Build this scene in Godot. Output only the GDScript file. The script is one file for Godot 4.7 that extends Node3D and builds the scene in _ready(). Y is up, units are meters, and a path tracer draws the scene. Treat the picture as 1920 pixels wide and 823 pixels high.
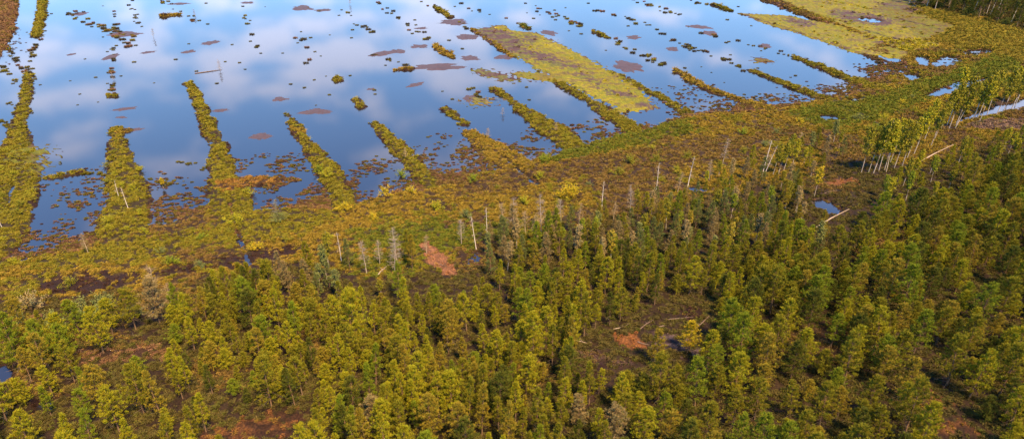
extends Node3D
# A rewetted peat bog seen from the air: flooded strips behind, young bog pine wood in front.

const LENS := 1300.0          # focal length in pixels of the 1920 x 823 photograph
const EYE := 50.0             # height of the camera above the water
const PITCH := 27.0           # degrees below the horizon

var rng := RandomNumberGenerator.new()
var noise_a := FastNoiseLite.new()
var noise_b := FastNoiseLite.new()
var noise_c := FastNoiseLite.new()

# ------------------------------------------------------------------ survey: photograph pixel <-> ground
func ground(u: float, v: float) -> Vector2:
	var a := deg_to_rad(PITCH)
	var dx := (u - 960.0) / LENS
	var dy := -(v - 411.5) / LENS
	var y := dy * cos(a) - sin(a)
	var z := -dy * sin(a) - cos(a)
	var t := EYE / -y
	return Vector2(dx * t, z * t)

func seen_at(p: Vector3) -> Vector2:
	var a := deg_to_rad(PITCH)
	var y := p.y - EYE
	var depth := -p.z * cos(a) - y * sin(a)
	var up := y * cos(a) - p.z * sin(a)
	return Vector2(960.0 + LENS * p.x / depth, 411.5 - LENS * up / depth)

func per_metre(v: float) -> float:
	return (v + 250.9) * 0.891 / EYE

func lin(r: float, g: float, b: float) -> Color:
	return Color(r, g, b).linear_to_srgb()

# ------------------------------------------------------------------ fields of the terrain
const X0 := -340.0
const Z0 := -372.0
const CELL := 0.6
const NX := 1134
const NZ := 580
var land := PackedFloat32Array()     # metres inland from the water's edge
var shore := PackedFloat32Array()    # the same for the main shore alone, without ridges
var mat := PackedFloat32Array()      # 0..1 floating moss carpet, lies at water level
var tone := PackedColorArray()       # what grows or lies there

func segment_distance(p: Vector2, a: Vector2, b: Vector2) -> float:
	var ab := b - a
	var t := clampf((p - a).dot(ab) / maxf(ab.length_squared(), 1e-6), 0.0, 1.0)
	return p.distance_to(a + ab * t)

func outline(px: Array) -> PackedVector2Array:
	var out := PackedVector2Array()
	for q in px:
		out.append(ground(q[0], q[1]))
	return out

func signed_distance(p: Vector2, poly: PackedVector2Array) -> float:
	var d := 1e9
	var n := poly.size()
	for i in n:
		d = minf(d, segment_distance(p, poly[i], poly[(i + 1) % n]))
	return d if Geometry2D.is_point_in_polygon(p, poly) else -d

func start_land(px: Array) -> void:
	var poly := outline(px)
	var step := 6.0
	var cx := int(ceil(NX * CELL / step)) + 2
	var cz := int(ceil(NZ * CELL / step)) + 2
	var coarse := PackedFloat32Array()
	coarse.resize(cx * cz)
	for j in cz:
		for i in cx:
			coarse[j * cx + i] = signed_distance(Vector2(X0 + i * step, Z0 + j * step), poly)
	land.resize(NX * NZ)
	mat.resize(NX * NZ)
	tone.resize(NX * NZ)
	var k := CELL / step
	for j in NZ:
		var fz := j * k
		var jz := int(fz)
		fz -= jz
		for i in NX:
			var fx := i * k
			var ix := int(fx)
			fx -= ix
			var at := jz * cx + ix
			land[j * NX + i] = lerpf(lerpf(coarse[at], coarse[at + 1], fx), lerpf(coarse[at + cx], coarse[at + cx + 1], fx), fz)

func box_of(a: Vector2, b: Vector2, reach: float) -> Rect2i:
	var i0 := clampi(int((minf(a.x, b.x) - reach - X0) / CELL), 0, NX - 1)
	var i1 := clampi(int((maxf(a.x, b.x) + reach - X0) / CELL) + 1, 0, NX - 1)
	var j0 := clampi(int((minf(a.y, b.y) - reach - Z0) / CELL), 0, NZ - 1)
	var j1 := clampi(int((maxf(a.y, b.y) + reach - Z0) / CELL) + 1, 0, NZ - 1)
	return Rect2i(i0, j0, i1 - i0, j1 - j0)

# px: [u, v, half width in photo pixels]; raise: ridge of land, else a ditch of water
func line_brush(px: Array, raise: bool, color = null) -> void:
	for s in px.size() - 1:
		var a := ground(px[s][0], px[s][1])
		var b := ground(px[s + 1][0], px[s + 1][1])
		var wa: float = px[s][2] / per_metre(px[s][1])
		var wb: float = px[s + 1][2] / per_metre(px[s + 1][1])
		var r := box_of(a, b, maxf(wa, wb) + 4.0)
		var ab := b - a
		var l2 := maxf(ab.length_squared(), 1e-6)
		for j in range(r.position.y, r.end.y):
			for i in range(r.position.x, r.end.x):
				var p := Vector2(X0 + i * CELL, Z0 + j * CELL)
				var t := clampf((p - a).dot(ab) / l2, 0.0, 1.0)
				var w := lerpf(wa, wb, t) - p.distance_to(a + ab * t)
				var at := j * NX + i
				if raise:
					land[at] = maxf(land[at], minf(w + 0.75 if w > -0.5 else w * 2.0 + 1.25, 2.5))
				else:
					land[at] = minf(land[at], -w - 1.5 * clampf(w / 0.35, -1.0, 1.0))
					if w > -0.4:
						mat[at] = 0.0
				if color != null and w + 1.3 * noise_b.get_noise_2d(p.x * 1.5, p.y * 1.5) > -0.3:
					tone[at] = color

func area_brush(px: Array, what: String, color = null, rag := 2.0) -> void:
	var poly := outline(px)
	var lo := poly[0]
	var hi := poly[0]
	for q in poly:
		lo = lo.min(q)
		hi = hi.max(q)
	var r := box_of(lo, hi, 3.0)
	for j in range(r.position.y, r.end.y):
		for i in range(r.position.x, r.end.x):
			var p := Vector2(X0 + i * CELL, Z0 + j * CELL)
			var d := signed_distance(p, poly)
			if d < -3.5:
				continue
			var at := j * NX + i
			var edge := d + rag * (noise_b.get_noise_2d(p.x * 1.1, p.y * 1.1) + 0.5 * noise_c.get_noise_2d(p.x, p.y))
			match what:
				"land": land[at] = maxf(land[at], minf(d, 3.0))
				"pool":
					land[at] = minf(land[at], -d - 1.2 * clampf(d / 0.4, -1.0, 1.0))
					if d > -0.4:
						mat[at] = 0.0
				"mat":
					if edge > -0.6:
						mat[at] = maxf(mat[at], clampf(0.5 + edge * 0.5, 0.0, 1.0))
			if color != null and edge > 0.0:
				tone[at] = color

func ring(u: float, v: float, w: float, h: float, tilt := 0.0, n := 14) -> Array:
	var out := []
	for k in n:
		var t := TAU * k / n
		var x := cos(t) * w * 0.5
		var y := sin(t) * h * 0.5
		out.append([u + x * cos(tilt) - y * sin(tilt), v + x * sin(tilt) + y * cos(tilt)])
	return out

func land_at(x: float, z: float) -> float:
	var fx := clampf((x - X0) / CELL, 0.0, NX - 2.0)
	var fz := clampf((z - Z0) / CELL, 0.0, NZ - 2.0)
	var i := int(fx)
	var j := int(fz)
	fx -= i
	fz -= j
	var at := j * NX + i
	return lerpf(lerpf(land[at], land[at + 1], fx), lerpf(land[at + NX], land[at + NX + 1], fx), fz)

func cell_at(x: float, z: float) -> int:
	return clampi(int((z - Z0) / CELL + 0.5), 0, NZ - 1) * NX + clampi(int((x - X0) / CELL + 0.5), 0, NX - 1)

func height(x: float, z: float) -> float:
	var l := land_at(x, z)
	var rough := noise_a.get_noise_2d(x, z)
	var fine := noise_b.get_noise_2d(x, z)
	var edge := l + 1.5 * rough + 0.9 * fine
	var h := clampf(edge * 0.16, -0.7, 0.34)
	if h > 0.0:
		h += maxf(0.0, fine + 0.25) * 0.22 * minf(1.0, h * 5.0)
	var m := mat[cell_at(x, z)]
	if m > 0.0:
		h = maxf(h, (m - 0.5) * 0.08 + 0.04 + 0.06 * fine + 0.04 * rough)
	return h

# ------------------------------------------------------------------ mesh helpers
class Shape:
	var v := PackedVector3Array()
	var n := PackedVector3Array()
	var c := PackedColorArray()
	func tri(a: Vector3, b: Vector3, d: Vector3, col: Color) -> void:
		var m := (d - a).cross(b - a).normalized()
		v.append(a); v.append(b); v.append(d)
		n.append(m); n.append(m); n.append(m)
		c.append(col); c.append(col); c.append(col)
	func quad(a: Vector3, b: Vector3, d: Vector3, e: Vector3, col: Color) -> void:
		tri(a, b, d, col)
		tri(a, d, e, col)
	func tube(a: Vector3, b: Vector3, ra: float, rb: float, sides: int, col: Color) -> void:
		var ax := (b - a).normalized()
		var s := ax.cross(Vector3(0.31, 0.17, 0.93)).normalized()
		var t := ax.cross(s)
		for k in sides:
			var p := TAU * k / sides
			var q := TAU * (k + 1) / sides
			var u := s * cos(p) + t * sin(p)
			var w := s * cos(q) + t * sin(q)
			v.append(a + u * ra); v.append(b + u * rb); v.append(b + w * rb)
			v.append(a + u * ra); v.append(b + w * rb); v.append(a + w * ra)
			n.append(u); n.append(u); n.append(w); n.append(u); n.append(w); n.append(w)
			for m in 6:
				c.append(col)
	func add_to(mesh: ArrayMesh) -> ArrayMesh:
		var arrays := []
		arrays.resize(Mesh.ARRAY_MAX)
		arrays[Mesh.ARRAY_VERTEX] = v
		arrays[Mesh.ARRAY_NORMAL] = n
		arrays[Mesh.ARRAY_COLOR] = c
		mesh.add_surface_from_arrays(Mesh.PRIMITIVE_TRIANGLES, arrays)
		return mesh
	func made() -> ArrayMesh:
		return add_to(ArrayMesh.new())

func direction(az: float, el: float) -> Vector3:
	return Vector3(cos(az) * cos(el), sin(el), sin(az) * cos(el))

func wobble(k: float) -> Vector3:
	return Vector3(rng.randf_range(-k, k), rng.randf_range(-k, k), rng.randf_range(-k, k))

func shade_of(spread: float) -> Color:   # each spray has its own tone, a little greener or yellower
	var k := rng.randf_range(1.0 - spread, 1.0 + spread)
	var y := rng.randf_range(-0.14, 0.14)
	return Color(k * (1.0 + y), k * (1.0 - y * 0.2), k * (1.0 - y))

# a spray of needles: narrow blades that fan out from a shoot
func spray(s: Shape, at: Vector3, dir: Vector3, long: float, wide: float, count: int, col: Color) -> void:
	for k in count:
		var d := (dir + wobble(0.5)).normalized()
		var side := d.cross(wobble(1.0)).normalized() * wide * rng.randf_range(0.7, 1.2)
		var tip := at + d * long * rng.randf_range(0.75, 1.15)
		var mid := at + d * long * 0.45
		s.tri(at, mid + side, tip, col)
		s.tri(at, tip, mid - side, col)

# a rounded tuft of needled shoots at the end of a twig
func tuft(s: Shape, at: Vector3, dir: Vector3, size: float, shoots: int) -> void:
	var tint := shade_of(0.17)
	for k in shoots:
		var d := (dir * 0.8 + wobble(1.0)).normalized()
		spray(s, at + (d + Vector3(0, 0.35, 0)) * size * rng.randf_range(0.2, 1.15), (d * 0.5 + Vector3.UP).normalized(), rng.randf_range(0.22, 0.36), 0.015, 8, tint * shade_of(0.16))

# returns {trunk, crown, twigs}; 6 m tall
func make_pine(sd: int, radius: float, bare: float, dense: float, point: float) -> Dictionary:
	rng.seed = sd
	var wood := Shape.new()
	var crown := Shape.new()
	var twigs := Shape.new()
	var tall := 6.0
	var bend := Vector3(rng.randf_range(-0.25, 0.25), 0, rng.randf_range(-0.25, 0.25))
	var axis := func(y: float) -> Vector3: return Vector3(0, y, 0) + bend * pow(y / tall, 1.6)
	for k in 9:
		var y0 := tall * k / 9.0
		var y1 := tall * (k + 1) / 9.0
		wood.tube(axis.call(y0), axis.call(y1), lerpf(0.085, 0.012, k / 9.0), lerpf(0.085, 0.012, (k + 1) / 9.0), 6, Color(1, 1, 1))
	var y := bare * tall
	while y < tall * 0.985:
		var t := (y - bare * tall) / (tall * (1.0 - bare))
		var reach := radius * (0.10 + 0.90 * pow(1.0 - t, point)) * (0.62 + 0.38 * smoothstep(0.0, 0.28, t))
		var count := rng.randi_range(4, 6)
		var spin := rng.randf() * TAU
		for b in count:
			if rng.randf() > dense:
				continue
			var az := spin + TAU * b / count + rng.randf_range(-0.4, 0.4)
			var long := reach * rng.randf_range(0.6, 1.18)
			var dir := direction(az, lerpf(0.08, 0.95, t) + rng.randf_range(-0.15, 0.25))
			var root: Vector3 = axis.call(y + rng.randf_range(-0.1, 0.1))
			var elbow := root + dir * long * 0.6
			var end := elbow + (dir + Vector3.UP * 0.45).normalized() * long * 0.4
			wood.tube(root, elbow, 0.022, 0.013, 3, Color(0.8, 0.72, 0.65))
			wood.tube(elbow, end, 0.013, 0.006, 3, Color(0.8, 0.72, 0.65))
			var lobes := 1 + int(long > 0.55) + int(long > 1.05)
			for q in lobes:
				var f := 1.0 - 0.36 * q * rng.randf_range(0.8, 1.2)
				var p := root.lerp(elbow, f / 0.6) if f < 0.6 else elbow.lerp(end, (f - 0.6) / 0.4)
				var side := dir.cross(Vector3.UP).normalized()
				p += side * rng.randf_range(-0.22, 0.22) * long
				tuft(crown, p, (dir * 0.6 + Vector3.UP * 0.9).normalized(), rng.randf_range(0.15, 0.27) * lerpf(1.0, 0.75, t), 7)
		y += rng.randf_range(0.27, 0.44) * (0.7 if t > 0.7 else 1.0)
	for q in 4:
		spray(crown, axis.call(tall - 0.12 * q), Vector3.UP, 0.32, 0.035, 6, shade_of(0.15))
	# bare old twigs below the living crown
	for q in int(16 * (0.4 + bare * 2.0)):
		var h := rng.randf_range(0.06, bare + 0.16) * tall
		var d := direction(rng.randf() * TAU, rng.randf_range(-0.35, 0.3))
		var root: Vector3 = axis.call(h)
		var end := root + d * radius * rng.randf_range(0.3, 0.85)
		twigs.tube(root, end, 0.014, 0.004, 3, Color(1, 1, 1) * rng.randf_range(0.7, 1.2))
		for w in 2:
			var f := root.lerp(end, rng.randf_range(0.5, 0.95))
			twigs.tube(f, f + (d + wobble(0.8)).normalized() * 0.3, 0.007, 0.003, 3, Color(1, 1, 1) * rng.randf_range(0.7, 1.2))
	return {"trunk": wood, "crown": crown, "twigs": twigs, "wide": radius}

# leafy crown: small diamond leaves in clusters along thin limbs; 6 m tall
func make_birch(sd: int, radius: float, bare: float, leaves: int) -> Dictionary:
	rng.seed = sd
	var wood := Shape.new()
	var crown := Shape.new()
	var tall := 6.0
	var bend := Vector3(rng.randf_range(-0.2, 0.2), 0, rng.randf_range(-0.2, 0.2))
	for k in 10:
		var y0 := tall * k / 10.0
		var y1 := tall * (k + 1) / 10.0
		var band := Color(1, 1, 1) * rng.randf_range(0.72, 1.0)
		if rng.randf() < 0.22:
			band = Color(0.4, 0.36, 0.33)
		wood.tube(Vector3(0, y0, 0) + bend * pow(y0 / tall, 1.5), Vector3(0, y1, 0) + bend * pow(y1 / tall, 1.5), lerpf(0.06, 0.014, k / 10.0), lerpf(0.06, 0.014, (k + 1) / 10.0), 6, band)
	var limbs := 26
	for b in limbs:
		var t := float(b) / limbs
		var y := lerpf(bare, 0.97, t) * tall
		var dir := direction(b * 2.4 + rng.randf(), rng.randf_range(0.35, 0.9))
		var root := Vector3(0, y, 0) + bend * pow(y / tall, 1.5)
		var long := radius * (0.35 + 0.75 * sin(PI * clampf(t * 0.8 + 0.14, 0.0, 1.0))) * rng.randf_range(0.7, 1.2)
		var end := root + dir * long
		wood.tube(root, end, 0.014, 0.004, 3, Color(0.6, 0.5, 0.42))
		var tint := shade_of(0.2)
		for q in leaves / limbs:
			var p := root.lerp(end, rng.randf_range(0.3, 1.05)) + wobble(0.22)
			var d := (wobble(1.0) + Vector3(0, -0.3, 0)).normalized() * rng.randf_range(0.07, 0.12)
			var s := d.cross(wobble(1.0)).normalized() * rng.randf_range(0.045, 0.075)
			crown.quad(p - d, p + s, p + d, p - s, tint * shade_of(0.2))
	return {"trunk": wood, "crown": crown, "wide": radius}

# a drowned tree: bleached stem with brittle fine branches; 6 m tall
func make_dead(sd: int, radius: float, fine: int) -> Dictionary:
	rng.seed = sd
	var wood := Shape.new()
	var twigs := Shape.new()
	var tall := 6.0
	var bend := Vector3(rng.randf_range(-0.25, 0.25), 0, rng.randf_range(-0.25, 0.25))
	for k in 9:
		var y0 := tall * k / 9.0
		var y1 := tall * (k + 1) / 9.0
		wood.tube(Vector3(0, y0, 0) + bend * pow(y0 / tall, 1.5), Vector3(0, y1, 0) + bend * pow(y1 / tall, 1.5), lerpf(0.075, 0.02, k / 9.0), lerpf(0.075, 0.02, (k + 1) / 9.0), 6, Color(1, 1, 1) * rng.randf_range(0.8, 1.1))
	var limbs := []
	for b in fine:
		if fine < 30:
			twigs = Shape.new()
			limbs.append(twigs)
		var t := rng.randf()
		var y := lerpf(0.22, 0.98, t) * tall
		var dir := direction(rng.randf() * TAU, rng.randf_range(-0.2, 0.7))
		var root := Vector3(0, y, 0) + bend * pow(y / tall, 1.5)
		var end := root + dir * radius * (0.3 + 0.8 * (1.0 - t)) * rng.randf_range(0.5, 1.1)
		var tint := Color(1, 1, 1) * rng.randf_range(0.7, 1.2)
		twigs.tube(root, end, 0.022, 0.009, 3, tint)
		for q in 4:
			var f := root.lerp(end, rng.randf_range(0.35, 0.98))
			twigs.tube(f, f + (dir + wobble(0.9)).normalized() * rng.randf_range(0.2, 0.5), 0.014, 0.007, 3, tint)
	return {"trunk": wood, "twigs": twigs, "limbs": limbs, "wide": radius}

# round willow or bog myrtle bush, 2 m tall
func make_bush(sd: int) -> Dictionary:
	rng.seed = sd
	var wood := Shape.new()
	var crown := Shape.new()
	for b in 22:
		var dir := direction(rng.randf() * TAU, rng.randf_range(0.35, 1.45))
		var end := dir * rng.randf_range(1.1, 1.9)
		wood.tube(Vector3(dir.x, 0, dir.z) * 0.1, end, 0.018, 0.006, 3, Color(1, 1, 1))
		var tint := shade_of(0.2)
		for q in 42:
			var p := (end * rng.randf_range(0.4, 1.04)) + wobble(0.2)
			var d := wobble(1.0).normalized() * rng.randf_range(0.06, 0.11)
			var s := d.cross(wobble(1.0)).normalized() * 0.045
			if p.y > 0.05:
				crown.quad(p - d, p + s, p + d, p - s, tint * shade_of(0.2))
	return {"trunk": wood, "crown": crown, "wide": 1.3}

func make_tussock(sd: int, spread: float, tall: float, blades: int) -> ArrayMesh:
	rng.seed = sd
	var s := Shape.new()
	for k in blades:
		var az := rng.randf() * TAU
		var r := spread * sqrt(rng.randf()) * 0.55
		var p := Vector3(cos(az) * r, -0.03, sin(az) * r)
		var d := direction(az + rng.randf_range(-0.7, 0.7), rng.randf_range(0.35, 1.4))
		var long := tall * rng.randf_range(0.6, 1.15)
		var side := d.cross(wobble(1.0)).normalized() * rng.randf_range(0.03, 0.06)
		var mid := p + d * long * 0.6
		var tip := p + d * long + Vector3(d.x, -0.5, d.z) * long * 0.25
		var c := shade_of(0.25)
		s.tri(p - side, mid + side, mid - side, c)
		s.tri(p - side, p + side, mid + side, c)
		s.tri(mid - side, mid + side, tip, c)
	return s.made()

# cushion of dwarf shrubs or moss hummock with leafy surface
func make_cushion(sd: int, spread: float, tall: float, sprigs: int) -> ArrayMesh:
	rng.seed = sd
	var s := Shape.new()
	for k in sprigs:
		var dir := direction(rng.randf() * TAU, asin(rng.randf_range(0.05, 1.0)))
		var r := rng.randf_range(0.6, 1.08)
		var p := Vector3(dir.x * spread * r, dir.y * tall * r, dir.z * spread * r)
		var d := (dir + wobble(0.8)).normalized() * rng.randf_range(0.10, 0.18)
		var w := d.cross(wobble(1.0)).normalized() * rng.randf_range(0.06, 0.11)
		s.quad(p - d, p + w, p + d, p - w, shade_of(0.28))
	return s.made()

# ------------------------------------------------------------------ materials
var grain: NoiseTexture2D
func speckle(frequency: float, lo: float, hi: float, sd: int) -> NoiseTexture2D:
	var t := NoiseTexture2D.new()
	t.width = 512
	t.height = 512
	t.seamless = true
	var f := FastNoiseLite.new()
	f.seed = sd
	f.frequency = frequency
	f.fractal_octaves = 4
	t.noise = f
	var ramp := Gradient.new()
	ramp.set_color(0, Color(lo, lo, lo))
	ramp.set_color(1, Color(hi, hi, hi))
	t.color_ramp = ramp
	return t

func matte(called: String, c: Color, rough := 0.9, leafy := false) -> StandardMaterial3D:
	var m := StandardMaterial3D.new()
	m.resource_name = called
	m.albedo_color = c
	m.roughness = rough
	m.metallic_specular = 0.25
	m.vertex_color_use_as_albedo = true
	if leafy:
		m.backlight_enabled = true
		m.backlight = lin(0.05, 0.05, 0.008)
	return m

# ------------------------------------------------------------------ naming
var taken := {}
func numbered(called: String) -> String:
	var k: int = taken.get(called, 0)
	taken[called] = k + 1
	return called if k == 0 else "%s_%03d" % [called, k]

func part(called: String, mesh: Mesh, m: Material, parent: Node) -> MeshInstance3D:
	var o := MeshInstance3D.new()
	o.name = called
	o.mesh = mesh
	o.material_override = m
	parent.add_child(o, true)
	return o

func thing(called: String, label: String, category: String, group := "") -> Node3D:
	var o := Node3D.new()
	o.name = numbered(called)
	tag(o, label, category, group)
	add_child(o)
	return o

func tag(o: Node, label: String, category: String, group := "") -> void:
	o.set_meta("label", label)
	o.set_meta("category", category)
	if group != "":
		o.set_meta("group", group)

const ONES := ["", "first", "second", "third", "fourth", "fifth", "sixth", "seventh", "eighth", "ninth", "tenth", "eleventh", "twelfth", "thirteenth", "fourteenth", "fifteenth", "sixteenth", "seventeenth", "eighteenth", "nineteenth"]
const TENS := ["", "", "twent", "thirt", "fort", "fift", "sixt", "sevent", "eight", "ninet"]
func ordinal(k: int) -> String:
	if k < 20:
		return ONES[k]
	if k % 10 == 0:
		return TENS[k / 10] + "ieth"
	return TENS[k / 10] + "y-" + ONES[k % 10]

# ------------------------------------------------------------------ the scene
var trees := []          # {kind, at: Vector3, tall, variant, tone, yaw, lean, label}
var kept_clear := []     # [polygon of ground points] where no tree stands
var wood := {}

func _ready() -> void:
	noise_a.seed = 11; noise_a.frequency = 0.11; noise_a.fractal_octaves = 2
	noise_b.seed = 23; noise_b.frequency = 0.55; noise_b.fractal_octaves = 2
	noise_c.seed = 37; noise_c.frequency = 0.035; noise_c.fractal_octaves = 3
	setup_view()
	shape_ground()
	lay_ground()
	lay_water()
	grow_cover()
	plant_woods()
	float_things()

func setup_view() -> void:
	var cam := Camera3D.new()
	cam.name = "camera"
	cam.position = Vector3(0, EYE, 0)
	cam.rotation_degrees = Vector3(-PITCH, 0, 0)
	cam.fov = rad_to_deg(2.0 * atan(411.5 / LENS))
	cam.near = 0.5
	cam.far = 9000.0
	cam.current = true
	add_child(cam)
	var sun := DirectionalLight3D.new()
	sun.name = "sun"
	sun.light_energy = 1.35
	sun.light_color = Color(1.0, 0.86, 0.66)
	sun.light_angular_distance = 9.0
	sun.shadow_enabled = true
	sun.look_at_from_position(Vector3.ZERO, Vector3(-0.27, -0.80, -0.44))
	add_child(sun)
	var e := Environment.new()
	e.background_mode = Environment.BG_SKY
	e.sky = Sky.new()
	var p := PanoramaSkyMaterial.new()
	p.panorama = ImageTexture.create_from_image(paint_sky())
	e.sky.sky_material = p
	e.tonemap_mode = Environment.TONE_MAPPER_LINEAR
	e.tonemap_exposure = 3.5
	e.sdfgi_enabled = true
	e.ssao_enabled = true
	e.ssil_enabled = true
	var w := WorldEnvironment.new()
	w.name = "air"
	w.environment = e
	add_child(w)

# clear evening air with broken thin cloud all round
func paint_sky() -> Image:
	var w := 1024
	var h := 512
	var im := Image.create(w, h, false, Image.FORMAT_RGBF)
	var n := FastNoiseLite.new()
	n.seed = 5
	n.frequency = 1.5
	n.fractal_octaves = 5
	n.fractal_gain = 0.56
	# broad cloud banks: bearing, height, half width, half height, thickness
	var banks := [[-0.62, 0.19, 0.30, 0.07, 0.5], [0.22, 0.18, 0.16, 0.04, 0.42], [-0.48, 0.36, 0.14, 0.05, 0.3], [-0.12, 0.33, 0.10, 0.04, 0.26], [1.3, 0.25, 0.3, 0.08, 0.45], [2.1, 0.3, 0.35, 0.1, 0.45], [2.9, 0.22, 0.3, 0.08, 0.5], [-1.4, 0.3, 0.3, 0.09, 0.45], [-2.2, 0.24, 0.35, 0.1, 0.5], [0.0, 0.52, 0.5, 0.06, -0.35], [0.3, 0.42, 0.3, 0.06, -0.35]]
	for j in h:
		var el := (0.5 - (j + 0.5) / h) * PI
		var up := sin(el)
		for i in w:
			if up < 0.0:
				im.set_pixel(i, j, Color(0.35, 0.36, 0.4))
				continue
			var az := ((i + 0.5) / w - 0.5) * TAU
			var k := pow(1.0 - up, 3.2)
			var r := lerpf(0.034, 0.36, k)
			var g := lerpf(0.172, 0.62, k)
			var b := lerpf(0.53, 0.90, k)
			# clouds lie on a level sheet, so they flatten towards the horizon
			var q := 1.0 / (up + 0.12)
			var x := sin(az) * cos(el) * q
			var z := cos(az) * cos(el) * q
			var d := 0.85 * n.get_noise_2d(x * 1.5 + 7.3, z * 1.5 + 2.0) - 0.1
			for bank in banks:
				var da: float = wrapf(az - bank[0], -PI, PI) / bank[2]
				var de: float = (el - bank[1]) / bank[3]
				d += bank[4] * exp(-da * da - de * de)
			var cover := smoothstep(-0.05, 0.5, d) * lerpf(0.55, 0.34, up)
			r = lerpf(r, 0.78, cover)
			g = lerpf(g, 0.73, cover)
			b = lerpf(b, 0.84, cover)
			im.set_pixel(i, j, Color(r, g, b))
	return im

# colours of what covers the ground (linear)
const GOLD := Color(0.176, 0.117, 0.0140)
const OLIVE := Color(0.132, 0.114, 0.0088)
const GREEN := Color(0.086, 0.097, 0.0082)
const BROWN := Color(0.120, 0.074, 0.0208)
const RUSSET := Color(0.132, 0.068, 0.0340)
const PEAT := Color(0.045, 0.022, 0.013)
const MUD := Color(0.13, 0.085, 0.070)
const ORANGE := Color(0.220, 0.086, 0.0256)
const MOSS := Color(0.225, 0.184, 0.0090)
const MAROON := Color(0.105, 0.062, 0.050)
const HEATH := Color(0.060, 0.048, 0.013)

func shape_ground() -> void:
	start_land([[-500, 520], [-200, 500], [0, 478], [60, 482], [140, 472], [200, 448], [260, 432], [330, 408], [400, 396], [470, 390], [560, 392], [640, 388], [700, 366], [800, 354], [850, 342], [900, 322], [960, 308], [1040, 290], [1085, 276], [1130, 264], [1190, 247], [1240, 238], [1285, 216], [1330, 212], [1400, 210], [1450, 206], [1520, 188], [1560, 186], [1600, 176], [1640, 150], [1700, 134], [1690, 112], [1640, 78], [1560, 48], [1430, 0], [1400, -20], [1380, -60], [2600, -60], [2600, 1400], [-1200, 1400]])
	shore = land.duplicate()
	# what grows where, before edges are painted over it
	for j in NZ:
		for i in NX:
			var x := X0 + i * CELL
			var z := Z0 + j * CELL
			var a := noise_c.get_noise_2d(x, z)
			var b := noise_a.get_noise_2d(x * 1.3 + 90.0, z * 1.3)
			var c := GOLD if a + b * 0.5 > -0.03 else (OLIVE if a + b * 0.4 > -0.18 else BROWN)
			if land[j * NX + i] < 1.2:
				c = RUSSET if b > 0.0 else BROWN
			if land[j * NX + i] < -1.5:
				c = PEAT
			tone[j * NX + i] = c
	# forest floor: dark heath with mossy and brown patches
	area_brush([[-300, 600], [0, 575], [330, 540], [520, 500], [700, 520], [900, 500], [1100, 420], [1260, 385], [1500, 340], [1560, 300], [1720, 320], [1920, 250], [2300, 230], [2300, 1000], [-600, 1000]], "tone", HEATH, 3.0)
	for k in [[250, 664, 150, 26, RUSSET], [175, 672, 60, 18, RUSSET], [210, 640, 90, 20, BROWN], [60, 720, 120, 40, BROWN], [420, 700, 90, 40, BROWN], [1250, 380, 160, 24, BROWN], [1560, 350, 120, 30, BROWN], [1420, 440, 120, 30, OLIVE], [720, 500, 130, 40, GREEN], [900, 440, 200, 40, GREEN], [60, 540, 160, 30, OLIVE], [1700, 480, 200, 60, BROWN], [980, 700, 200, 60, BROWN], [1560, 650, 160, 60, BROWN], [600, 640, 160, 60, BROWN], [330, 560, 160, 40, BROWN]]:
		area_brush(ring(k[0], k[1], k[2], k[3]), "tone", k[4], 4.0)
	# green sward along the shore, dark raw peat showing through behind it
	area_brush([[430, 400], [540, 395], [640, 410], [560, 440], [430, 470], [200, 500], [60, 510], [60, 490], [230, 455], [380, 430]], "tone", OLIVE, 3.0)
	area_brush([[1060, 270], [1130, 250], [1290, 225], [1300, 250], [1180, 280], [1080, 300], [1010, 310]], "tone", GREEN, 2.5)
	area_brush([[1480, 215], [1640, 180], [1920, 90], [1920, 170], [1760, 170], [1700, 210], [1560, 250]], "tone", GREEN, 3.0)
	area_brush([[660, 440], [820, 415], [900, 430], [900, 470], [760, 480], [680, 470]], "tone", GREEN, 3.0)
	area_brush([[290, 512], [380, 490], [470, 478], [560, 470], [520, 492], [400, 508], [300, 522]], "tone", PEAT, 2.5)
	area_brush([[70, 540], [140, 520], [250, 524], [200, 545], [110, 560]], "tone", PEAT, 3.0)
	area_brush([[1000, 320], [1110, 300], [1230, 275], [1360, 262], [1440, 260], [1430, 300], [1260, 320], [1040, 340], [860, 370], [860, 345]], "tone", BROWN, 3.0)
	# ridges between the flooded strips
	line_brush([[80, -20, 5], [75, 30, 5], [66, 68, 5]], true, OLIVE)
	line_brush([[51, 140, 5], [47, 175, 5], [41, 205, 8], [33, 240, 10], [30, 262, 16], [25, 290, 30], [22, 330, 40], [18, 380, 36], [5, 440, 34], [-20, 480, 30]], true, OLIVE)
	line_brush([[30, 345, 30], [75, 335, 8], [120, 330, 3], [150, 322, 2]], true, OLIVE)
	line_brush([[214, 240, 7], [217, 262, 8], [222, 285, 16], [230, 315, 20], [235, 345, 32], [235, 385, 34], [232, 430, 40]], true, OLIVE)
	line_brush([[222, 250, 5], [240, 244, 4]], true, GOLD)
	line_brush([[352, 157, 5], [366, 180, 6], [380, 212, 8], [394, 245, 9], [406, 272, 12], [416, 310, 20], [424, 350, 24], [434, 395, 40]], true, OLIVE)
	line_brush([[430, 350, 24], [470, 340, 22], [505, 340, 16]], true, ORANGE.lerp(GOLD, 0.5))
	line_brush([[536, 214, 4], [552, 236, 6], [572, 264, 9], [592, 290, 13], [610, 316, 20], [628, 348, 16], [642, 385, 20]], true, OLIVE)
	line_brush([[545, 240, 3], [562, 248, 4]], true, GOLD)
	line_brush([[700, 231, 5], [716, 247, 8], [735, 265, 9], [755, 285, 15], [775, 306, 14], [795, 332, 10], [812, 352, 10]], true, OLIVE)
	line_brush([[834, 203, 4], [852, 218, 7], [868, 232, 6]], true, OLIVE)
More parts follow.
